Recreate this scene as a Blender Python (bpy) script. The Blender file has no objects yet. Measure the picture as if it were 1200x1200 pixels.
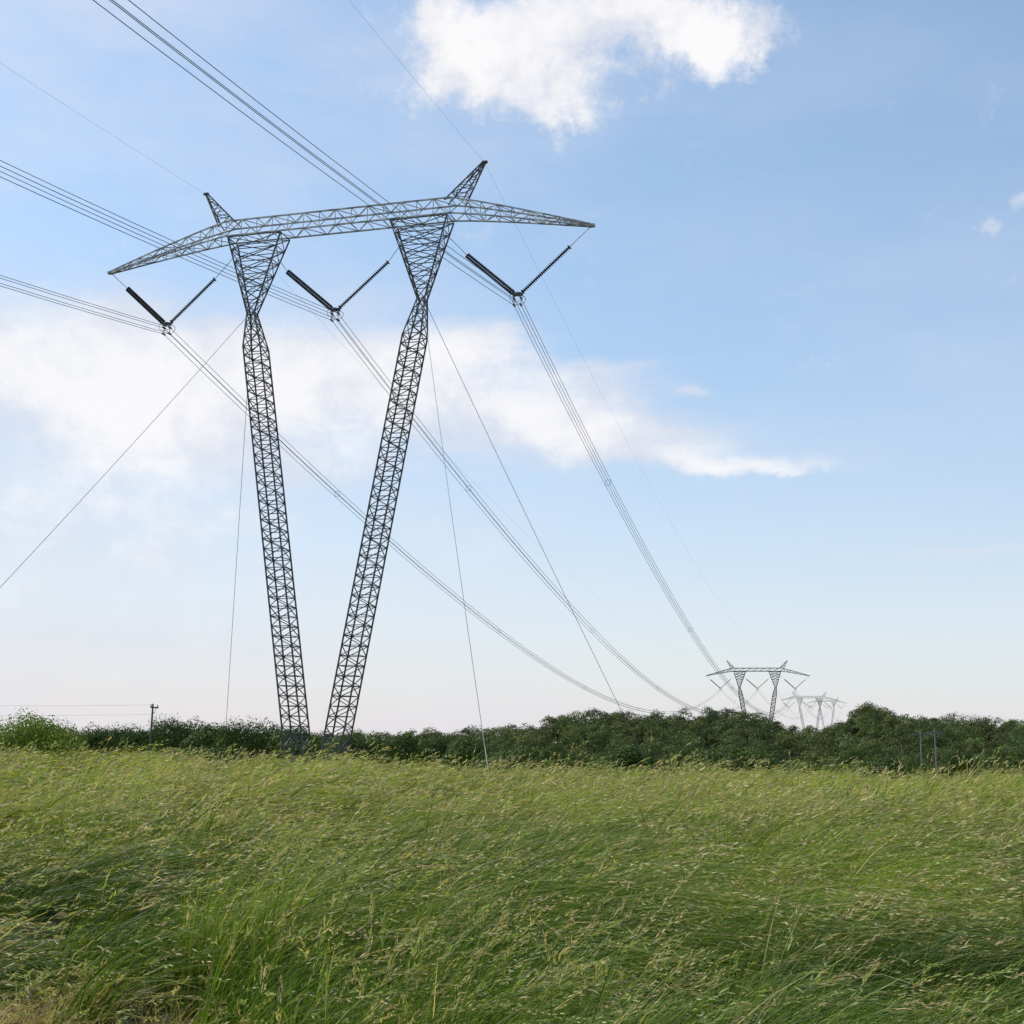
import bpy, math, random
import numpy as np
from mathutils import Vector, Matrix
random.seed(5)
R = np.random.default_rng(11)
sc = bpy.context.scene
COL = sc.collection
CAMZ = 1.9
PITCH = math.radians(10.56); ROLL = math.radians(0.9); F = 1459.0/1200.0
LAZ = math.radians(15.8)          # azimuth of the power line
NX, NY = math.sin(LAZ), math.cos(LAZ)
T0 = (-13.31, 87.9)

sc.view_settings.view_transform = 'Standard'
sc.view_settings.look = 'None'
sc.view_settings.exposure = 0

# ------------------------------------------------------------ helpers
def vnoise(x, y, scale, seed):
    g = np.random.default_rng(seed).random((257, 257))
    x = np.asarray(x)/scale + 100.3; y = np.asarray(y)/scale + 57.7
    xi = np.floor(x).astype(int); yi = np.floor(y).astype(int)
    fx = x-xi; fy = y-yi
    fx = fx*fx*(3-2*fx); fy = fy*fy*(3-2*fy)
    a = g[xi % 257, yi % 257]; b = g[(xi+1) % 257, yi % 257]
    c = g[xi % 257, (yi+1) % 257]; d = g[(xi+1) % 257, (yi+1) % 257]
    return (a*(1-fx)+b*fx)*(1-fy) + (c*(1-fx)+d*fx)*fy

def mesh_from_quads(name, V, cols=None, mat=None, smooth=False):
    """V: (n,4,3)"""
    n = V.shape[0]
    me = bpy.data.meshes.new(name)
    me.vertices.add(n*4); me.loops.add(n*4); me.polygons.add(n)
    me.vertices.foreach_set("co", V.reshape(-1).astype(np.float32))
    me.loops.foreach_set("vertex_index", np.arange(n*4, dtype=np.int32))
    me.polygons.foreach_set("loop_start", np.arange(0, n*4, 4, dtype=np.int32))
    if cols is not None:
        at = me.color_attributes.new("Col", 'FLOAT_COLOR', 'POINT')
        c = np.ones((n, 4, 4), np.float32); c[:, :, :3] = cols[:, None, :] if cols.ndim == 2 else cols
        at.data.foreach_set("color", c.reshape(-1))
    me.update(calc_edges=True)
    if mat: me.materials.append(mat)
    return me

class MB:
    """list based mesh builder"""
    def __init__(s): s.v = []; s.f = []
    def strut(s, a, b, r, r2=None, sides=4, cap=True):
        a = Vector(a); b = Vector(b); d = b-a
        if d.length < 1e-5: return
        d.normalize()
        up = Vector((0, 0, 1)) if abs(d.z) < 0.95 else Vector((1, 0, 0))
        u = d.cross(up).normalized(); w = d.cross(u).normalized()
        r2 = r if r2 is None else r2
        base = len(s.v)
        for p, rr in ((a, r), (b, r2)):
            for i in range(sides):
                t = 2*math.pi*(i+0.5)/sides
                s.v.append(p + u*(math.cos(t)*rr) + w*(math.sin(t)*rr))
        for i in range(sides):
            j = (i+1) % sides
            s.f.append((base+i, base+j, base+sides+j, base+sides+i))
        if cap:
            s.f.append(tuple(base+i for i in reversed(range(sides))))
            s.f.append(tuple(base+sides+i for i in range(sides)))
    def tube(s, pts, rads, sides=5):
        base = len(s.v); n = len(pts)
        for k, p in enumerate(pts):
            p = Vector(p)
            d = (Vector(pts[min(k+1, n-1)])-Vector(pts[max(k-1, 0)])).normalized()
            up = Vector((0, 0, 1)) if abs(d.z) < 0.95 else Vector((1, 0, 0))
            u = d.cross(up).normalized(); w = d.cross(u).normalized()
            for i in range(sides):
                t = 2*math.pi*i/sides
                s.v.append(p+u*(math.cos(t)*rads[k])+w*(math.sin(t)*rads[k]))
        for k in range(n-1):
            for i in range(sides):
                j = (i+1) % sides
                s.f.append((base+k*sides+i, base+k*sides+j, base+(k+1)*sides+j, base+(k+1)*sides+i))
    def box(s, c, h):
        b = len(s.v)
        for z in (-1, 1):
            for x, y in ((-1, -1), (1, -1), (1, 1), (-1, 1)):
                s.v.append(Vector((c[0]+x*h[0], c[1]+y*h[1], c[2]+z*h[2])))
        for f in ((3, 2, 1, 0), (4, 5, 6, 7), (0, 1, 5, 4), (1, 2, 6, 5), (2, 3, 7, 6), (3, 0, 4, 7)):
            s.f.append(tuple(b+i for i in f))
    def mesh(s, name, mat):
        me = bpy.data.meshes.new(name)
        me.from_pydata([tuple(v) for v in s.v], [], s.f)
        me.update(); me.materials.append(mat)
        return me

def obj(name, me, parent=None, loc=None):
    o = bpy.data.objects.new(name, me)
    COL.objects.link(o)
    if parent is not None: o.parent = parent
    if loc is not None: o.location = loc
    return o

def mat_new(name):
    m = bpy.data.materials.new(name); m.use_nodes = True
    nt = m.node_tree; nt.nodes.clear()
    return m, nt, nt.nodes, nt.links

def mat_pr(name, col, rough=0.6, metal=0.0, nscale=3.0, namp=0.25, spec=0.5):
    m, nt, N, L = mat_new(name)
    out = N.new('ShaderNodeOutputMaterial'); b = N.new('ShaderNodeBsdfPrincipled')
    tc = N.new('ShaderNodeTexCoord'); no = N.new('ShaderNodeTexNoise'); no.inputs['Scale'].default_value = nscale
    no.inputs['Detail'].default_value = 3
    mr = N.new('ShaderNodeMapRange'); mr.inputs[1].default_value = 0.3; mr.inputs[2].default_value = 0.7
    mr.inputs[3].default_value = 1-namp; mr.inputs[4].default_value = 1+namp
    mx = N.new('ShaderNodeVectorMath'); mx.operation = 'SCALE'; mx.inputs[0].default_value = col
    L.new(tc.outputs['Object'], no.inputs['Vector']); L.new(no.outputs['Fac'], mr.inputs[0])
    L.new(mr.outputs[0], mx.inputs['Scale']); L.new(mx.outputs[0], b.inputs['Base Color'])
    b.inputs['Roughness'].default_value = rough; b.inputs['Metallic'].default_value = metal
    b.inputs['Specular IOR Level'].default_value = spec
    L.new(b.outputs[0], out.inputs[0])
    return m

def mat_leaf(name, trans=0.3, rough=0.5, spec=0.25, gain=(1, 1, 1)):
    m, nt, N, L = mat_new(name)
    out = N.new('ShaderNodeOutputMaterial'); b = N.new('ShaderNodeBsdfPrincipled')
    at = N.new('ShaderNodeAttribute'); at.attribute_name = 'Col'
    mul = N.new('ShaderNodeVectorMath'); mul.operation = 'MULTIPLY'; mul.inputs[1].default_value = gain
    L.new(at.outputs['Color'], mul.inputs[0])
    tr = N.new('ShaderNodeBsdfTranslucent'); ms = N.new('ShaderNodeMixShader'); ms.inputs[0].default_value = trans
    m2 = N.new('ShaderNodeVectorMath'); m2.operation = 'MULTIPLY'; m2.inputs[1].default_value = (1.2, 1.3, 0.55)
    L.new(mul.outputs[0], m2.inputs[0]); L.new(m2.outputs[0], tr.inputs['Color'])
    L.new(mul.outputs[0], b.inputs['Base Color'])
    b.inputs['Roughness'].default_value = rough; b.inputs['Specular IOR Level'].default_value = spec
    L.new(b.outputs[0], ms.inputs[1]); L.new(tr.outputs[0], ms.inputs[2]); L.new(ms.outputs[0], out.inputs[0])
    return m

M_STEEL = mat_pr("sunlit_galvanised_steel", (0.42, 0.41, 0.385), 0.5, 0.0, 1.6, 0.7, 0.4)  # lit copy of the steel: sunlit brightness of the crossarm put into the colour
M_MAST = mat_pr("weathered_backlit_steel", (0.085, 0.084, 0.08), 0.55, 0.0, 1.4, 0.7, 0.35)  # shaded copy of the steel: backlit darkness of the legs put into the colour
M_INS = mat_pr("insulator_porcelain", (0.015, 0.015, 0.018), 0.35, 0, 3, 0.2)
M_WIRE = mat_pr("aluminium_conductor", (0.13, 0.135, 0.15), 0.5, 0.2, 2, 0.1)
M_GUY = mat_pr("guy_steel", (0.26, 0.26, 0.26), 0.5, 0.1, 2, 0.1)
M_GUARD = mat_pr("guy_guard_plastic", (0.24, 0.25, 0.18), 0.5, 0, 2, 0.1)
M_CONC = mat_pr("concrete", (0.3, 0.29, 0.27), 0.85, 0, 4, 0.2)
M_WOOD = mat_pr("weathered_wood", (0.10, 0.085, 0.07), 0.85, 0, 6, 0.3)
M_PALEWOOD = mat_pr("bleached_wood", (0.17, 0.16, 0.14), 0.85, 0, 6, 0.3)
M_BARK = mat_pr("bark", (0.07, 0.055, 0.04), 0.9, 0, 6, 0.3)
M_GRASS = mat_leaf("tall_grass", 0.38, 0.5, 0.25)
M_CROWN = mat_leaf("tree_foliage", 0.22, 0.6, 0.10)

# ------------------------------------------------------------ terrain
TOW = [(T0[0], T0[1], -3.4), (94.5, 478.0, -12.4),
       (T0[0]+810*NX, T0[1]+810*NY, -6.7), (T0[0]+1215*NX, T0[1]+1215*NY, 5.6)]
PU = np.array([-200, 0, 100, 200, 330, 430, 500, 560, 615, 645, 700, 800, 860, 902, 928, 978, 1000, 1020, 1060, 1200, 1500], float)
PP = np.array([12, 12, 14, 16, 14, 16, 19, 23, 28, 38, 46, 48, 52, 46, 31, 31, 45, 59, 50, 45, 45], float)
RY = 420.0
PX = (PU-600)/1484*RY
PZ = PP*RY/1459+CAMZ-10.8
def ground(x, y):
    x = np.asarray(x, float); y = np.asarray(y, float)
    yy = y - 0.02*x
    base = np.interp(yy, [-400, 0, 30, 58, 70, 88, 120, 150, 250, 420, 700, 1200, 4000],
                         [0, 0, 0.05, 0.2, -0.6, -3.3, -6.6, -8.6, -11, -12, -13, -8, -10])
    base = base + np.clip(-(x+2)/22, 0, 1)*np.exp(-((y-52)/22)**2)*0.35
    ridge = np.interp(x*RY/np.maximum(y, 200), PX, PZ)
    w = np.exp(-((y-RY)/80.0)**2)
    h = base*(1-w) + ridge*w
    h = h + (vnoise(x, y, 60, 3)-0.5)*1.0*np.clip((y-110)/100, 0, 1) + (vnoise(x, y, 7, 4)-0.5)*0.2
    for tx, ty, tz in TOW:
        k = np.exp(-((x-tx)**2+(y-ty)**2)/14.0**2)
        h = h*(1-k)+tz*k
    return h

def build_ground():
    ys = np.concatenate([np.linspace(-300, -20, 12), np.linspace(-15, 130, 90), np.linspace(135, 600, 80), np.geomspace(620, 9000, 40)])
    xs = np.concatenate([-np.geomspace(9000, 420, 20), np.linspace(-400, -105, 45), np.linspace(-100, 100, 90), np.linspace(105, 400, 45), np.geomspace(420, 9000, 20)])
    X, Y = np.meshgrid(xs, ys)
    Z = ground(X, Y)
    V = np.stack([X, Y, Z], -1).reshape(-1, 3)
    nx, ny = len(xs), len(ys)
    i = (np.arange(ny-1)[:, None]*nx+np.arange(nx-1)[None]).reshape(-1)
    Fq = np.stack([i, i+1, i+nx+1, i+nx], -1)
    me = bpy.data.meshes.new("ground"); me.from_pydata(V.tolist(), [], Fq.tolist()); me.update()
    for p in me.polygons: p.use_smooth = True
    m, nt, N, L = mat_new("field_soil_and_turf")
    out = N.new('ShaderNodeOutputMaterial'); b = N.new('ShaderNodeBsdfPrincipled')
    tc = N.new('ShaderNodeTexCoord')
    n1 = N.new('ShaderNodeTexNoise'); n1.inputs['Scale'].default_value = 0.9; n1.inputs['Detail'].default_value = 5
    n2 = N.new('ShaderNodeTexNoise'); n2.inputs['Scale'].default_value = 14; n2.inputs['Detail'].default_value = 4
    ad = N.new('ShaderNodeMath'); ad.operation = 'ADD'
    r = N.new('ShaderNodeValToRGB'); r.color_ramp.elements[0].position = 0.35; r.color_ramp.elements[1].position = 0.7
    r.color_ramp.elements[0].color = (0.02, 0.03, 0.008, 1); r.color_ramp.elements[1].color = (0.055, 0.06, 0.02, 1)
    h = N.new('ShaderNodeMath'); h.operation = 'MULTIPLY'; h.inputs[1].default_value = 0.5
    L.new(tc.outputs['Object'], n1.inputs['Vector']); L.new(tc.outputs['Object'], n2.inputs['Vector'])
    L.new(n1.outputs['Fac'], ad.inputs[0]); L.new(n2.outputs['Fac'], ad.inputs[1]); L.new(ad.outputs[0], h.inputs[0])
    L.new(h.outputs[0], r.inputs[0]); L.new(r.outputs[0], b.inputs['Base Color'])
    b.inputs['Roughness'].default_value = 0.95
    L.new(b.outputs[0], out.inputs[0]); me.materials.append(m)
    o = obj("ground", me)
    o["kind"] = "structure"; o["label"] = "gently falling field soil and turf under tall grass"; o["category"] = "ground"
build_ground()

# ------------------------------------------------------------ grass
def build_grass():
    AZ = math.radians(31)
    rs = np.linspace(2.4, 84, 4000)
    dc = 10.5*np.minimum(1, (7/rs)**0.95)            # tufts per square metre
    pdf = rs*dc; cdf = np.cumsum(pdf); tot = cdf[-1]*(rs[1]-rs[0]); cdf /= cdf[-1]
    NC = int(tot*2*AZ)
    cr_ = np.interp(R.random(NC), cdf, rs); ca_ = (R.random(NC)*2-1)*AZ
    cx, cy = cr_*np.sin(ca_), cr_*np.cos(ca_)
    nb = np.maximum(4, (64*np.minimum(1, (7/cr_)**0.76)*(0.35+1.3*R.random(NC)))).astype(int)
    w1 = vnoise(cx, cy*0.55, 1.9, 31); w2 = vnoise(cx, cy*.8, 0.75, 32); w3 = vnoise(cx, cy, 9, 33)
    cH = 0.30+1.02*w1+0.50*w2+0.15*(w3-.5)+0.16*R.normal(size=NC)
    cL = 0.55+0.85*vnoise(cx, cy, 1.7, 35)+0.20*R.normal(size=NC)
    cA = math.radians(-8)+(vnoise(cx, cy, 3.6, 36)-.5)*1.1+R.normal(size=NC)*0.28
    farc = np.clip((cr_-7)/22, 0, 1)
    cT = np.clip(0.36+0.12*farc+(vnoise(cx, cy, 1.5, 37)-.5)*1.2+(w3-.5)*.5+(w1-.5)*.8+R.normal(size=NC)*0.24, 0, 1)  # low tufts tinted darker: shade of the wave troughs put into the blade colour
    yellow_patch = np.clip(1-np.hypot((cx-3.2)/1.5, (cy-12.0)/3.4), 0, 1)      # brighter yellow-green patch
    cT = np.clip(cT+yellow_patch*0.7, 0, 1.25)
    cP = np.clip((vnoise(cx, cy, 2.8, 39)-.10)*1.7, 0.15, 1.2)
    ci = np.repeat(np.arange(NC), nb); N_ = len(ci)
    sp = 0.070*np.maximum(1, cr_/7)**0.62
    ox = R.normal(size=N_)*sp[ci]; oy = R.normal(size=N_)*sp[ci]
    x = cx[ci]+ox; y = cy[ci]+oy; r = np.hypot(x, y)
    z = ground(x, y)
    edge = (x/np.maximum(y, .1) < -0.235+(vnoise(x, y, 0.5, 40)-.5)*.16) & (y < 8.6+(vnoise(x, y, .8, 41)-.5)*1.6)
    Lh = np.clip(cH[ci], .34, 1.6)*(0.58+0.46*R.random(N_)**0.7)*1.46
    Lh = np.where(edge, np.clip(Lh, .5, 1.25)*0.52, Lh)
    stem = R.random(N_) < 0.38
    tall = stem & (R.random(N_) < 0.14)
    lean = np.clip(cL[ci]+0.18*R.normal(size=N_), 0.05, 1.4)*np.where(tall, .72, 1)
    aj = cA[ci]+R.normal(size=N_)*0.20+np.where(edge, R.normal(size=N_)*.9, 0)
    bx = np.cos(aj)*lean+ox/sp[ci]*0.12; by = np.sin(aj)*lean+oy/sp[ci]*0.12
    lean = np.hypot(bx, by)+1e-4; dx = bx/lean; dy = by/lean
    lean = np.clip(lean, .05, 1.4)
    t = np.clip(cT[ci]+R.normal(size=N_)*0.17, 0, 1.2)[:, None]
    dark = np.array([0.022, 0.068, 0.007]); lite = np.array([0.200, 0.275, 0.040])
    col = dark*(1-t)+lite*t
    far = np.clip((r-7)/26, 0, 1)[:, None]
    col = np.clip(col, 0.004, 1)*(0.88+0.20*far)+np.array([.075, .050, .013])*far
    dry = (R.random(N_) < np.where(edge, 0.9, 0.035+0.12*far[:, 0]))[:, None]
    straw = np.array([0.52, 0.40, 0.21])*(0.6+0.6*R.random((N_, 1)))
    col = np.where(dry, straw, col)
    wid = np.where(stem, 0.0018, 0.0058)*np.maximum(1, (r/7))**0.78*(0.55+0.9*R.random(N_))
    wid = np.where(edge, wid*.6, wid)
    Lh = np.where(stem, Lh*1.10, Lh*0.92); Lh = np.where(tall, Lh*1.15, Lh)
    quads = []; cols = []
    def curve(i, tt):
        hor = lean[i]*Lh[i]*0.82*tt**1.7
        ver = Lh[i]*0.79*(tt-0.45*np.minimum(lean[i], 1.25)*tt**2.35)
        return np.stack([x[i]+dx[i]*hor, y[i]+dy[i]*hor, z[i]+ver-0.02], -1)
    for lo, hi, n in ((0, 9, 7), (9, 22, 4), (22, 200, 3)):
        idx = np.nonzero((r >= lo) & (r < hi))[0]
        k = len(idx)
        wa = R.random(k)*math.pi*2
        wx = -dy[idx]*0.7+np.cos(wa)*0.7; wy = dx[idx]*0.7+np.sin(wa)*0.7; wz = (R.random(k)-.5)*0.8
        W = np.stack([wx, wy, wz], -1); W /= np.linalg.norm(W, axis=1, keepdims=True)
        ts = np.linspace(0.0, 1, n+1)
        P = [curve(idx, np.full(k, q)) for q in ts]
        ws = [wid[idx]*(1.0-0.88*q**1.6) for q in ts]
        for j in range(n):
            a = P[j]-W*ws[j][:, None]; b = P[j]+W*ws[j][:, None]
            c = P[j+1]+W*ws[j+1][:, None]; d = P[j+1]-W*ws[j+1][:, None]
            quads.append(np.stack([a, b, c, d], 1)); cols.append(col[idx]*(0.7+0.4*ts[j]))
    for lo, hi, m, frac, sl, sw in ((0, 9, 15, 0.42, 0.034, 0.0043), (9, 22, 6, 0.72, 0.062, 0.0086), (22, 200, 3, 1.0, 0.15, 0.020)):
        idx = np.nonzero((r >= lo) & (r < hi) & stem & (R.random(N_) < frac*cP[ci]))[0]
        k = len(idx)
        hc = np.array([0.44, 0.355, 0.19])*(0.5+0.7*R.random((k, 1)))
        gm = R.random((k, 1)) < 0.40
        hc = np.where(gm, np.array([0.30, 0.34, 0.12])*(0.6+0.6*R.random((k, 1))), hc)
        hl = 0.11+0.09*R.random(k)
        for j in range(m):
            tq = 1.02-hl*(1-(j+R.random(k))/m)
            p = curve(idx, tq); p2 = curve(idx, tq+0.04)
            d = p2-p; d /= np.linalg.norm(d, axis=1, keepdims=True)+1e-9
            d = d+R.normal(size=(k, 3))*0.26; d /= np.linalg.norm(d, axis=1, keepdims=True)
            s = np.cross(d, R.normal(size=(k, 3))); s /= np.linalg.norm(s, axis=1, keepdims=True)+1e-9
            ln = (sl*(0.6+0.8*R.random(k))*np.where(tq > .97, .8, 1.15))[:, None]
            rr = np.clip(r[idx]/(8 if hi == 9 else 15 if hi == 22 else 48), .6, 1.6)[:, None]
            ww = sw*(0.7+0.6*R.random(k))[:, None]*rr
            p = p+s*0.012*R.random((k, 1))
            quads.append(np.stack([p, p+d*ln*.45+s*ww, p+d*ln, p+d*ln*.45-s*ww], 1)); cols.append(hc)
    Q = np.concatenate(quads); C = np.concatenate(cols)
    print("grass blades", N_, "quads", len(Q))
    o = obj("tall_grass", mesh_from_quads("tall_grass", Q, C.astype(np.float32), M_GRASS))
    o["kind"] = "stuff"; o["label"] = "tall green meadow grass with tan seed heads bent by wind"; o["category"] = "grass"
build_grass()

# ------------------------------------------------------------ transmission tower
HB = 5.3            # local base offset : local z = rel camera + HB
def ring(s0, s1, d, z):
    return [Vector((s0, -d, z)), Vector((s1, -d, z)), Vector((s1, d, z)), Vector((s0, d, z))]
PAR = (0, 1, 1, 0)
def lattice(mb, rings, rc, rb, xb=False, horiz=True, start=0):
    for k in range(len(rings)-1):
        A, B = rings[k], rings[k+1]
        for i in range(4):
            j = (i+1) % 4
            mb.strut(A[i], B[i], rc)
            if xb:
                mb.strut(A[i], B[j], rb); mb.strut(A[j], B[i], rb)
            else:
                if (k+start+PAR[i]) % 2: mb.strut(A[i], B[j], rb)
                else: mb.strut(A[j], B[i], rb)
            if horiz: mb.strut(B[i], B[j], rb)
def lerp_rings(A, B, n):
    return [[a.lerp(b, k/n) for a, b in zip(A, B)] for k in range(n+1)]

def mast_mesh(sg, q=1.0):
    mb = MB()
    def cs(zr): return sg*(1.5+(6.8-1.5)*zr/31.65)
    def sq(zr, w):
        c = cs(zr); h = w/2
        return ring(c-h, c+h, h, zr+HB)
    z0 = -5.0
    foot = lerp_rings(sq(z0, 0.25), sq(z0+3.2, 1.4), 3)
    lattice(mb, foot, 0.06*q, 0.038*q, False)
    body = lerp_rings(sq(z0+3.2, 1.4), sq(28.9, 1.4), 44)
    lattice(mb, body, 0.068*q, 0.038*q, False)
    up = lerp_rings(sq(28.9, 1.4), sq(31.65, 0.58), 3)
    lattice(mb, up, 0.066*q, 0.036*q, True)
    top = ring(sg*6.6-2.2, sg*6.6+2.2, 0.8, 37.65+HB)
    fl = lerp_rings(sq(31.65, 0.58), top, 6)
    lattice(mb, fl, 0.066*q, 0.036*q, True)
    mb.box((cs(z0), 0, z0+HB-0.05), (0.3, 0.3, 0.12))
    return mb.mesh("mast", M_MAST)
def crossarm_mesh(q=1.0, mat=None):
    mb = MB()
    def box(s, zb, zt, d):
        return [Vector((s, -d, zb+HB)), Vector((s, d, zb+HB)), Vector((s, d, zt+HB)), Vector((s, -d, zt+HB))]
    n = 14
    zb0, zt0, dd = 37.78, 38.98, 0.75
    mid = [box(-9+18*k/n, zb0, zt0, dd) for k in range(n+1)]
    lattice(mb, mid, 0.07*q, 0.034*q, horiz=False)
    for k in range(0, n+1):
        mb.strut(mid[k][0], mid[k][1], 0.03*q); mb.strut(mid[k][3], mid[k][0], 0.03*q); mb.strut(mid[k][2], mid[k][3], 0.03*q)
    for sg in (-1, 1):
        rg = []
        m = 9
        for k in range(m+1):
            t = k/m
            s = sg*(9+10.3*t)
            zb = zb0-(zb0-36.0)*t**1.15
            zt = zt0-(zt0-36.15)*t**1.12
            rg.append(box(s, zb, zt, dd*(1-t)+0.1*t))
        lattice(mb, rg, 0.062*q, 0.032*q)
        mb.box((sg*19.35, 0, 36.05+HB), (0.22, 0.14, 0.1))
    return mb.mesh("crossarm", mat or M_STEEL)
def peak_mesh(sg, q=1.0, mat=None):
    mb = MB()
    base = [Vector((sg*8.45, -.45, 38.98+HB)), Vector((sg*9.85, -.42, 38.78+HB)), Vector((sg*9.85, .42, 38.78+HB)), Vector((sg*8.45, .45, 38.98+HB))]
    ap = Vector((sg*11.3, 0, 41.8+HB))
    tip = [ap+Vector((a*.09, b*.09, 0)) for a, b in ((-1*sg, -1), (1*sg, -1), (1*sg, 1), (-1*sg, 1))]
    rg = []
    for k in range(6):
        t = k/5; rg.append([a.lerp(b, t) for a, b in zip(base, tip)])
    lattice(mb, rg, 0.055*q, 0.03*q, False)
    mb.box((sg*11.35, 0, 41.8+HB), (.2, .1, .08))
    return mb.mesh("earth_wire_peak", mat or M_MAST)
def string_mesh(a, b, double):
    mb = MB()
    a = Vector(a); b = Vector(b); d = (b-a); L = d.length; d.normalize()
    side = Vector((0, 1, 0)); w = d.cross(side).normalized()
    offs = [w*0.10, -w*0.10] if double else [Vector((0, 0, 0))]
    n = int(L/0.15); g = 0.9 if double else 1.15
    for o in offs:
        mb.strut(a+o, b+o, 0.06, sides=6)
        for k in range(n):
            c = a+o+d*(k+0.5)*L/n
            base = len(mb.v); S = 9
            for rr, off in ((0.05, -0.06), (0.14*g, 0.0), (0.125*g, 0.03), (0.05, 0.055)):
                for i in range(S):
                    t = 2*math.pi*i/S
                    mb.v.append(c+d*off+side*(math.cos(t)*rr)+w*(math.sin(t)*rr))
            for q in range(3):
                for i in range(S):
                    j = (i+1) % S
                    mb.f.append((base+q*S+i, base+q*S+j, base+(q+1)*S+j, base+(q+1)*S+i))
    for p in (a, b):
        mb.strut(p+w*.18, p-w*.18, 0.05)
    return mb.mesh("insulator_string", M_INS)
def link_mesh(a, b):
    mb = MB(); mb.strut(a, b, 0.028, sides=6); return mb.mesh("suspension_link", M_STEEL)
SPC = 0.25
def yoke_mesh(s):
    mb = MB(); z = 31.4+HB
    mb.box((s, 0, z), (0.38, 0.04, 0.13))
    for dx in (-SPC, SPC):
        for dz in (-.3, -.8):
            mb.box((s+dx, 0, z+dz), (0.05, 0.22, 0.05))
        mb.strut((s+dx, 0, z-.05), (s+dx, 0, z-.85), 0.028)
    for dy in (-.35, .35):
        mb.tube([(s+.5*math.cos(q*math.pi/6), dy, z-.3+.36*math.sin(q*math.pi/6)) for q in range(13)], [0.02]*13, 5)
    mb.strut((s, -.35, z-.3+.36), (s, .35, z-.3+.36), .02)
    return mb.mesh("yoke_plate", M_MAST)
strs = [((-17.75, 0, 34.6), (-14.35, 0, 31.55), True, (-19.3, 0, 36.0)),
        ((-10.15, 0, 34.7), (-13.65, 0, 31.55), False, (-8.4, 0, 36.6)),
        ((-4.05, 0, 34.75), (-0.35, 0, 31.55), True, (-4.9, 0, 35.9)),
        ((4.05, 0, 34.75), (0.35, 0, 31.55), False, (4.9, 0, 35.9)),
        ((10.15, 0, 34.7), (13.65, 0, 31.55), True, (8.4, 0, 36.6)),
        ((17.75, 0, 34.6), (14.35, 0, 31.55), False, (19.3, 0, 36.0))]
up = lambda p: (p[0], p[1], p[2]+HB)
def fmesh():
    mb = MB()
    for sg in (-1, 1):
        mb.box((sg*0.66, 0, -0.15), (0.5, 0.6, 0.38))
    return mb.mesh("footing", M_CONC)
shared = {'insulator_string': [string_mesh(up(a), up(b), d) for a, b, d, l in strs],
          'suspension_link': [link_mesh(up(a), up(l)) for a, b, d, l in strs],
          'yoke_plate': [yoke_mesh(s) for s in (-14, 0, 14)],
          'footing': [fmesh()]}
def steel_set(q, mat=None):
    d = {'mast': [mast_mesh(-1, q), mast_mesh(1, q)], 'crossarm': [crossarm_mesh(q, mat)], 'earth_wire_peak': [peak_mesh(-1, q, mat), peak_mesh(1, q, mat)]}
    d.update(shared); return d
SETS = [steel_set(1.0), steel_set(1.9, M_MAST), steel_set(1.4, M_MAST)]

def tower(i, label, detail):
    tx, ty, tz = TOW[i]
    e = bpy.data.objects.new("transmission_tower", None); COL.objects.link(e)
    e.empty_display_size = 2
    e.location = (tx, ty, tz); e.rotation_euler = (0, 0, -LAZ)
    e["label"] = label; e["category"] = "power pylon"; e["group"] = "guyed transmission towers along the line"
    for k, ms in SETS[min(i, 2)].items():
        for m in ms: obj(k, m, e)
    ca, sa = math.cos(LAZ), math.sin(LAZ)
    for sx in (-1, 1):
        for sy in (-1, 1):
            lx, ly = (19.6 if sx < 0 else (22.0 if sy > 0 else 19.5))*sx, sy*23.1
            wx = tx+lx*ca+ly*sa; wy = ty-lx*sa+ly*ca
            gz = float(ground(wx, wy))-tz
            mb = MB(); A = Vector((sx*6.8, 0, 31.9+HB)); B = Vector((lx, ly, gz+0.05))
            pts = []; n = 14
            for q in range(n+1):
                t = q/n; p = A.lerp(B, t); p.z -= 0.35*4*t*(1-t); pts.append(p)
            mb.tube(pts, [0.019]*(n+1), 6)
            g = obj("guy_wire", mb.mesh("guy_wire", M_GUY), e)
            if detail:
                mb = MB(); d = (A-B).normalized(); mb.strut(B+d*0.2, B+d*2.2, 0.028, sides=8)
                obj("guy_guard", mb.mesh("guy_guard", M_GUARD), g)
                mb = MB(); mb.box((B.x, B.y, B.z-0.1), (.35, .35, .25)); obj("anchor_block", mb.mesh("anchor_block", M_CONC), g)
    return e
tower(0, "tall grey steel lattice V-shaped pylon with guy wires in field", True)
for i in (1, 2, 3):
    tower(i, "distant grey lattice V-shaped pylon rising from wooded hills", False)

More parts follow.
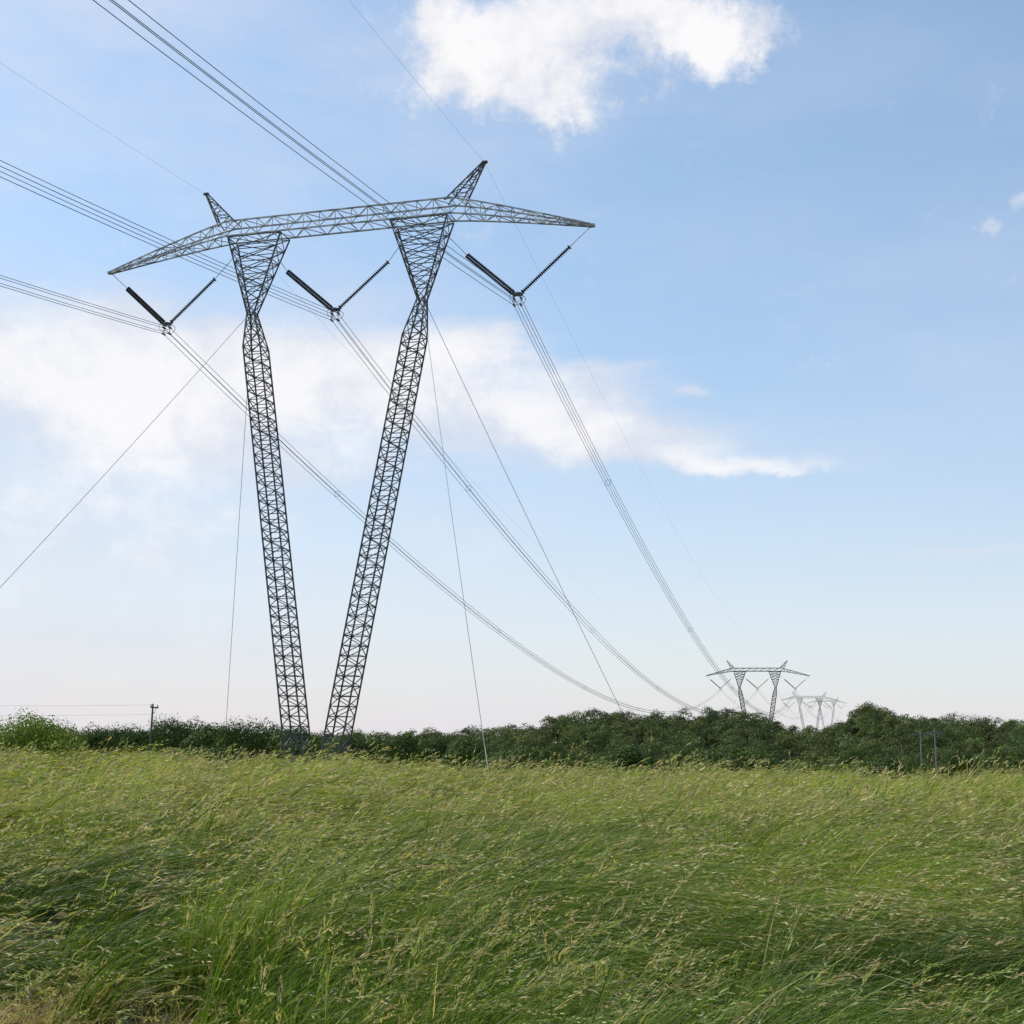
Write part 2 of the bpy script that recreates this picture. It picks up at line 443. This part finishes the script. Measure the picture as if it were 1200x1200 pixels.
# conductors
def wpt(i, s, zr):
    tx, ty, tz = TOW[i]
    return Vector((tx+s*math.cos(LAZ), ty-s*math.sin(LAZ), tz+HB+zr))
def span_pts(a, b, sag, n):
    out = []
    for k in range(n+1):
        t = k/n; p = a.lerp(b, t); p.z -= 4*sag*t*(1-t); out.append(p)
    return out
def prad(p, base):
    d = math.hypot(p.x, p.y)
    f = 0.85 if d < 60 else float(np.interp(d, [60, 110, 280, 430, 500], [1, 1, 1.6, 1.2, 0.8]))
    return base*f
side = Vector((math.cos(LAZ), -math.sin(LAZ), 0))
SAG = [17, 17.5, 9, 9]
for s in (-14, 0, 14):
    mb = MB()
    a0 = wpt(0, s, 31.4-0.55)
    prev = a0-Vector((NX, NY, 0))*400
    pts0 = [prev, a0]+[wpt(i, s, 31.4-0.55) for i in (1, 2, 3)]
    for ox in (-SPC, SPC):
        for oz in (-.25, .25):
            line = []
            for q in range(4):
                line += span_pts(pts0[q], pts0[q+1], SAG[q], 60)[(1 if q else 0):]
            line = [p+side*ox+Vector((0, 0, oz)) for p in line]
            mb.tube(line, [prad(p, 0.02) for p in line], 5)
    sp = span_pts(pts0[1], pts0[2], SAG[1], 60)
    for k in range(5, 60, 9):
        p = sp[k]
        c = [p+side*ox+Vector((0, 0, oz)) for ox, oz in ((-SPC, -.25), (SPC, -.25), (SPC, .25), (-SPC, .25))]
        for i in range(4): mb.strut(c[i], c[(i+1) % 4], 0.02)
    o = obj("overhead_conductor", mb.mesh("overhead_conductor", M_WIRE))
    o["label"] = "bundle of four sagging high-voltage wires between the pylons"; o["category"] = "power line"; o["group"] = "overhead wires of the transmission line"
for s in (-11.35, 11.35):
    mb = MB()
    a0 = wpt(0, s, 41.75); prev = a0-Vector((NX, NY, 0))*400
    pts0 = [prev, a0]+[wpt(i, s, 41.75) for i in (1, 2, 3)]
    line = []
    for q in range(4): line += span_pts(pts0[q], pts0[q+1], 11.0 if q < 2 else 7, 60)[(1 if q else 0):]
    mb.tube(line, [0.0065 if p.y < 100 else 0.006 for p in line], 5)
    o = obj("earth_wire", mb.mesh("earth_wire", M_WIRE))
    o["label"] = "single thin shield wire strung between the pylon peaks"; o["category"] = "power line"; o["group"] = "overhead wires of the transmission line"

# ------------------------------------------------------------ utility poles
def pole(x, y, h, arms, label, rot=0.0, wood=None):
    wood = wood or M_WOOD
    gz = float(ground(x, y))
    e = bpy.data.objects.new("utility_pole", None); COL.objects.link(e); e.location = (x, y, gz); e.rotation_euler = (0, 0, rot)
    e["label"] = label; e["category"] = "utility pole"; e["group"] = "small wooden utility poles"
    mb = MB(); mb.strut((0, 0, -.3), (0, 0, h), .13, .08, sides=8); obj("pole", mb.mesh("pole", wood), e)
    for a in range(arms):
        z = h-0.35-a*0.9
        mb = MB(); mb.box((0, -.16, z), (1.0, .05, .07))
        mb.strut((-.6, -.16, z), (0, -.14, z-.6), .02); mb.strut((.6, -.16, z), (0, -.14, z-.6), .02)
        c = obj("crossarm", mb.mesh("pole_crossarm", wood), e)
        for px in (-.9, -.4, .9):
            mb = MB(); mb.strut((px, -.16, z+.07), (px, -.16, z+.22), .03, sides=6); mb.strut((px, -.16, z+.12), (px, -.16, z+.28), .06, .035, sides=8)
            obj("insulator", mb.mesh("pin_insulator", M_INS), c)
    return e, gz
P = [(-33.9, 120, 11.8), (-95, 118, 12.5)]
tops = []
for (x, y, h) in P:
    e, gz = pole(x, y, h, 1, "dark wooden utility pole beside the trees", 1.5); tops.append(Vector((x, y, gz+h-.1)))
for dz in (0, -.9):
    mb = MB(); a, b = tops[0]+Vector((0, 0, dz)), tops[1]+Vector((0, 0, dz)); pts = span_pts(a, b, 0.7, 20)
    mb.tube(pts, [.008]*21, 5)
    o = obj("distribution_wire", mb.mesh("distribution_wire", M_WIRE)); o["label"] = "thin dark wire running from the wooden pole"; o["category"] = "wire"; o["group"] = "thin wires between the wooden poles"
pole(48.9, 150, 12.6, 1, "pale weathered wooden utility pole with crossarm before wooded hill", .1, M_PALEWOOD)
pole(51.3, 152, 12.9, 1, "pale weathered wooden utility pole with crossarm before wooded hill", .2, M_PALEWOOD)

# ------------------------------------------------------------ trees
def crown_quads(rng, cx, cy, z0, W, H, nb, nq, leaf, base_col, lo=0.15, dome=0.0):
    """crown of leaf clumps; z0 ground height, H tree height"""
    th = rng.random(nb)*2*math.pi
    q = rng.random(nb)
    rr = np.sqrt(q)*W*0.36
    ztop = 0.80-0.40*q**1.3
    zz = np.where(rng.random(nb) < 0.66, ztop, lo+0.15+(ztop-lo-0.15)*rng.random(nb))
    zz = zz+rng.normal(size=nb)*0.03
    bc = np.stack([cx+np.cos(th)*rr, cy+np.sin(th)*rr, z0+zz*H], -1)
    br = W*(0.13+0.10*rng.random(nb))
    br = np.minimum(br, (1.0-zz)*H*1.0+0.3)
    bi = rng.choice(nb, nq, p=br**2/np.sum(br**2))
    n = rng.normal(size=(nq, 3)); n /= np.linalg.norm(n, axis=1, keepdims=True)
    n[:, 2] = np.where(n[:, 2] < -0.3, -n[:, 2]*.6, n[:, 2])
    p = bc[bi]+n*(br[bi]*(0.74+0.32*rng.random(nq)))[:, None]*np.array([1, 1, .85])
    m = n+rng.normal(size=(nq, 3))*0.32; m /= np.linalg.norm(m, axis=1, keepdims=True)
    u = np.cross(m, rng.normal(size=(nq, 3))); u /= np.linalg.norm(u, axis=1, keepdims=True)+1e-9
    v = np.cross(m, u)
    s = (leaf*(0.55+0.9*rng.random(nq)))[:, None]; s2 = s*(0.6+0.4*rng.random((nq, 1)))
    Q = np.stack([p-u*s, p-v*s2, p+u*s, p+v*s2], 1)
    bl = 0.78+0.44*rng.random(nb)
    c = np.array(base_col)*bl[bi][:, None]*(0.85+0.3*rng.random((nq, 1)))
    return Q, c
def trunk_mesh(rng, H, W):
    mb = MB(); r = H*0.018+.05
    top = Vector((rng.normal()*.2, rng.normal()*.2, H*.68))
    mid = Vector((rng.normal()*.15, rng.normal()*.15, H*.33))
    mb.tube([(0, 0, -.4), tuple(mid), tuple(top)], [r*1.25, r*.8, r*.2], 7)
    for k in range(9):
        t = .25+.55*k/9; a = k*2.4+rng.random()
        p = Vector((0, 0, 0)).lerp(top, t); q = p+Vector((math.cos(a)*W*.28, math.sin(a)*W*.28, H*.12))
        mb.tube([tuple(p), tuple(p.lerp(q, .5)+Vector((0, 0, .2))), tuple(q)], [r*.45, r*.3, r*.1], 5)
    return mb.mesh("trunk", M_BARK)
variants = []
for k in range(5):
    rg = np.random.default_rng(200+k)
    W, H = [(10, 11), (9, 12), (12, 12.5), (8, 9), (9, 5.0)][k]
    bcol = [(0.135, 0.190, 0.028), (0.040, 0.070, 0.017), (0.046, 0.078, 0.018), (0.052, 0.084, 0.02), (0.055, 0.086, 0.022)][k]
    Q, c = crown_quads(rg, 0, 0, 0, W, H, 60, 20000 if k == 0 else 16000, 0.085 if k == 0 else 0.10, bcol, lo=0.0)
    variants.append((mesh_from_quads("crown", Q, c.astype(np.float32), M_CROWN), trunk_mesh(rg, H, W), W, H, float(Q[:, :, 2].max())))
def tree(u, D, topv, k, label, name="deciduous_tree", wscale=1.0):
    """bearing and top elevation as surveyed from the field edge"""
    x = (u-600)/1484*D; hor = 872+(u-600)*.0157
    ztop = (hor-topv)/1459*D+CAMZ
    gz = float(ground(x, D)); cm, tm, W, H, zm = variants[k]
    s = max(0.3, (ztop-gz)/zm)
    e = bpy.data.objects.new(name, None); COL.objects.link(e); e.location = (x, D, gz)
    e.rotation_euler = (0, 0, random.random()*6.28); w = s*wscale; e.scale = (w, w, s)
    e["label"] = label; e["category"] = "tree" if name != "shrub" else "bush"; e["group"] = "trees at the edge of the field" if name != "shrub" else "bushes beyond the grass"
    obj("trunk", tm, e); obj("crown", cm, e)
LB = "broad bright green leafy tree at the field edge"
tree(46, 138, 828, 0, LB, wscale=.9)
tree(82, 142, 841, 0, LB, wscale=.6)
tree(-2, 140, 838, 0, LB, wscale=.8)
DK = "dark green leafy tree standing beyond the tall grass"
for u, D, v, k, w in ((118, 190, 846, 1, .9), (142, 200, 845, 2, .8), (166, 190, 848, 1, .8), (197, 190, 835, 2, .62), (224, 200, 839, 1, .9), (250, 185, 846, 3, .9),
                      (285, 150, 837, 2, .62), (322, 155, 841, 1, .8), (345, 150, 850, 3, 1.0), (415, 190, 855, 1, .9), (447, 200, 858, 2, .8), (480, 205, 857, 3, .8),
                      (515, 210, 857, 1, .9), (548, 200, 862, 3, 1.), (655, 180, 866, 1, .8), (742, 190, 870, 3, 1.0), (800, 185, 872, 2, .7),
                      (1000, 190, 872, 2, .8), (1125, 185, 872, 1, .9), (1205, 190, 868, 2, .8)):
    tree(u, D, v, k, DK, wscale=w)
for u, D, v in ((622, 105, 873), (598, 108, 877), (644, 106, 878), (860, 110, 872), (882, 108, 879), (245, 104, 873), (210, 106, 875), (1040, 108, 884)):
    tree(u, D, v, 4, "low rounded dark bush just past the grass", name="shrub", wscale=.8)

# far woodland
def build_wood():
    rg = np.random.default_rng(77)
    Qs = []; Cs = []
    def add(n, y0, y1, hmin, hmax, nq, leaf, base, amp=34, nb=16, wf=(.75, 1.1)):
        for _ in range(n):
            y = y0+(y1-y0)*rg.random(); a = math.radians((rg.random()*2-1)*amp); x = y*math.tan(a)
            if any((x-tx)**2+(y-ty)**2 < 14**2 for tx, ty, _z in TOW): continue
            H = hmin+(hmax-hmin)*rg.random(); W = H*(wf[0]+(wf[1]-wf[0])*rg.random())
            b = np.array(base)*(0.7+.6*rg.random())*np.array([0.85+.45*rg.random(), 1, .85+.3*rg.random()])
            Q, c = crown_quads(rg, x, y, float(ground(x, y)), W, H, nb, nq, leaf, b, lo=.05)
            Qs.append(Q); Cs.append(c)
    add(170, 220, 320, 8, 11.0, 1900, 0.16, (0.056, 0.086, 0.024), 27, 24)
    add(1300, 320, 445, 6.6, 10.8, 760, 0.19, (0.074, 0.103, 0.037), 27)  # lighter base: mild haze over the hill put into the foliage colour
    add(560, 385, 440, 4.5, 6.0, 320, 0.40, (0.060, 0.086, 0.032), 27, 10, (1.8, 2.4))
    add(200, 225, 300, 3.5, 5.0, 420, 0.30, (0.046, 0.072, 0.02), 27, 10, (1.8, 2.4))
    add(300, 600, 1050, 12, 17, 320, 0.7, (0.095, 0.122, 0.08), 27)  # pale bluish base: aerial haze put into the foliage colour
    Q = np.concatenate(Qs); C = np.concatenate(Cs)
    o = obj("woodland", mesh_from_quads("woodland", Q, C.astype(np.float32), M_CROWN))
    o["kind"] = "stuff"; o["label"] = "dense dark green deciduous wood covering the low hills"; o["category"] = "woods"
build_wood()

# ------------------------------------------------------------ light and sky
SUN_EL = math.radians(54); SUN_AZ = math.radians(-68)
sd = Vector((math.sin(SUN_AZ)*math.cos(SUN_EL), math.cos(SUN_AZ)*math.cos(SUN_EL), math.sin(SUN_EL)))
ld = bpy.data.lights.new("sun", 'SUN'); ld.energy = 5.0; ld.angle = math.radians(0.5); ld.color = (1, .94, .84)
lo = bpy.data.objects.new("sun", ld); COL.objects.link(lo); lo.rotation_euler = sd.to_track_quat('Z', 'Y').to_euler(); lo.location = (-60, 20, 90)

w = bpy.data.worlds.new("World"); sc.world = w; w.use_nodes = True
nt = w.node_tree; N = nt.nodes; L = nt.links; N.clear()
def val(x, sock):
    if isinstance(x, (int, float)): sock.default_value = x
    else: L.new(x, sock)
def Mt(op, a, b=None, c=None, clamp=False):
    n = N.new('ShaderNodeMath'); n.operation = op; n.use_clamp = clamp
    val(a, n.inputs[0])
    if b is not None: val(b, n.inputs[1])
    if c is not None: val(c, n.inputs[2])
    return n.outputs[0]
tc = N.new('ShaderNodeTexCoord'); vec = tc.outputs['Generated']
sep = N.new('ShaderNodeSeparateXYZ'); L.new(vec, sep.inputs[0])
def noise(scale, detail, rough=.55, off=(0, 0, 0), stretch=(1, 1, 1)):
    mp = N.new('ShaderNodeMapping'); mp.inputs['Location'].default_value = off; mp.inputs['Scale'].default_value = stretch
    L.new(vec, mp.inputs['Vector'])
    n = N.new('ShaderNodeTexNoise'); n.inputs['Scale'].default_value = scale; n.inputs['Detail'].default_value = detail; n.inputs['Roughness'].default_value = rough
    L.new(mp.outputs[0], n.inputs['Vector']); return n.outputs['Fac']
az = Mt('ARCTAN2', sep.outputs[0], sep.outputs[1]); el = Mt('ARCSINE', sep.outputs[2])
nA = noise(11, 5, .62); nB = noise(11, 5, .62, (5.2, 1.3, 2.1))
nAc = Mt('SUBTRACT', nA, .5); nBc = Mt('SUBTRACT', nB, .5)
azw = Mt('ADD', az, Mt('MULTIPLY', nAc, .17)); elw = Mt('ADD', el, Mt('MULTIPLY', nBc, .12))
azs = Mt('ADD', az, Mt('MULTIPLY', nAc, .12)); els = Mt('ADD', el, Mt('MULTIPLY', nBc, .045))
def azel(u, v):
    a = u-600; b = 600-v; s = math.sin(ROLL)
    x = (a-b*s)/1459; y = (b+a*s)/1459
    fw = math.cos(PITCH)-math.sin(PITCH)*y; upv = math.sin(PITCH)+math.cos(PITCH)*y
    return math.atan2(x, fw), math.atan2(upv, math.hypot(x, fw))
def blob(u, v, ru, rv, amp, sa, se):
    a0, e0 = azel(u, v); c = math.cos(e0)
    dx = Mt('MULTIPLY', Mt('SUBTRACT', sa, a0), 1459*c/ru); dy = Mt('MULTIPLY', Mt('SUBTRACT', se, e0), 1459/rv)
    q = Mt('ADD', Mt('MULTIPLY', dx, dx), Mt('MULTIPLY', dy, dy))
    return Mt('MULTIPLY', Mt('EXPONENT', Mt('MULTIPLY', q, -1)), amp)
def total(lst, sa, se):
    s = None
    for b in lst:
        o = blob(*b, sa, se); s = o if s is None else Mt('ADD', s, o)
    return s
def sstep(x, a, b):
    n = N.new('ShaderNodeMapRange'); n.interpolation_type = 'SMOOTHSTEP'; L.new(x, n.inputs[0]); n.inputs[1].default_value = a; n.inputs[2].default_value = b
    return n.outputs[0]
cum = total([(555, 40, 70, 55, .8), (600, 88, 80, 48, .8), (690, 15, 130, 60, .95), (805, 28, 90, 34, .8), (885, 55, 42, 20, .6), (480, 112, 90, 32, .48), (640, 132, 50, 26, .42), (715, 120, 60, 42, .5)], azw, elw)
fine = noise(20, 9, .72, (1, 3, 2))
cumd = Mt('ADD', cum, Mt('MULTIPLY', Mt('SUBTRACT', fine, .5), 2.1))
cumm = sstep(cumd, 0.05, 1.15)
band = total([(40, 425, 240, 75, 1.0), (280, 450, 230, 65, .95), (460, 425, 150, 50, .8), (570, 400, 80, 24, .7), (640, 480, 150, 42, .9), (740, 522, 150, 24, .6), (850, 538, 160, 11, .75), (950, 541, 60, 6, .3), (60, 580, 260, 75, .68), (320, 540, 200, 36, .4), (150, 690, 330, 60, .32),
              (1199, 237, 16, 15, .75), (1177, 271, 9, 10, .6), (820, 463, 34, 7, .5), (1140, 650, 110, 6, .45), (1150, 575, 50, 9, .25), (720, 432, 80, 12, .45)], azs, els)
soft = noise(7, 9, .66, (3, 7, 1), (1, 1, 3.6))
bandd = Mt('ADD', band, Mt('MULTIPLY', Mt('SUBTRACT', soft, .5), 1.35))
bandm = Mt('MULTIPLY', sstep(bandd, -0.02, 1.1), 0.95)
leftf = sstep(Mt('MULTIPLY', az, -1), -.35, .45)
thin = Mt('MULTIPLY', sstep(noise(3, 6, .62, (9, 2, 4), (1, 1, 3)), .36, .78), Mt('ADD', .2, Mt('MULTIPLY', leftf, .4)))
mask = Mt('MAXIMUM', cumm, Mt('MAXIMUM', bandm, thin))
sky = N.new('ShaderNodeTexSky'); sky.sky_type = 'NISHITA'; sky.sun_disc = False
sky.sun_elevation = SUN_EL; sky.sun_rotation = SUN_AZ
sky.air_density = 1.0; sky.dust_density = 1.0; sky.ozone_density = 1.0
tint = N.new('ShaderNodeVectorMath'); tint.operation = 'MULTIPLY'; tint.inputs[1].default_value = (1.10, 1.26, 1.26); L.new(sky.outputs[0], tint.inputs[0])
hz = Mt('MULTIPLY', Mt('EXPONENT', Mt('MULTIPLY', Mt('MAXIMUM', el, 0), -2.8)), Mt('ADD', .82, Mt('MULTIPLY', leftf, .17)))
hz = Mt('MAXIMUM', hz, Mt('MULTIPLY', Mt('EXPONENT', Mt('MULTIPLY', Mt('MAXIMUM', el, 0), -1.2)), Mt('MULTIPLY', sstep(el, .16, .0), .97)))
bs = N.new('ShaderNodeBackground'); L.new(tint.outputs[0], bs.inputs[0]); bs.inputs[1].default_value = 0.15
bh = N.new('ShaderNodeBackground'); bh.inputs[1].default_value = 1.0
hcol = N.new('ShaderNodeMix'); hcol.data_type = 'RGBA'; L.new(sstep(el, 0.0, 0.36), hcol.inputs[0])
hcol.inputs[6].default_value = (0.80, 0.765, 0.80, 1); hcol.inputs[7].default_value = (0.56, 0.67, 0.84, 1); L.new(hcol.outputs[2], bh.inputs[0])
m1 = N.new('ShaderNodeMixShader'); L.new(hz, m1.inputs[0]); L.new(bs.outputs[0], m1.inputs[1]); L.new(bh.outputs[0], m1.inputs[2])
bc = N.new('ShaderNodeBackground'); bc.inputs[1].default_value = 1.0
cr = N.new('ShaderNodeMix'); cr.data_type = 'RGBA'
shade = Mt('ADD', Mt('MULTIPLY', cumd, .5), Mt('ADD', Mt('MULTIPLY', bandd, .45), Mt('MULTIPLY', nBc, 2.0)))
L.new(sstep(shade, .05, .8), cr.inputs[0]); cr.inputs[6].default_value = (0.74, 0.77, 0.86, 1); cr.inputs[7].default_value = (0.97, 0.96, 0.975, 1)
L.new(cr.outputs[2], bc.inputs[0])
m2 = N.new('ShaderNodeMixShader'); L.new(mask, m2.inputs[0]); L.new(m1.outputs[0], m2.inputs[1]); L.new(bc.outputs[0], m2.inputs[2])
ow = N.new('ShaderNodeOutputWorld'); L.new(m2.outputs[0], ow.inputs[0])

# ------------------------------------------------------------ camera
cd = bpy.data.cameras.new("camera"); cd.sensor_width = 36; cd.lens = 36*F; cd.clip_end = 20000; cd.clip_start = .1
co = bpy.data.objects.new("camera", cd); COL.objects.link(co)
co.matrix_world = Matrix.Translation((0, 0, CAMZ)) @ Matrix.Rotation(math.pi/2+PITCH, 4, 'X') @ Matrix.Rotation(ROLL, 4, 'Z')
sc.camera = co
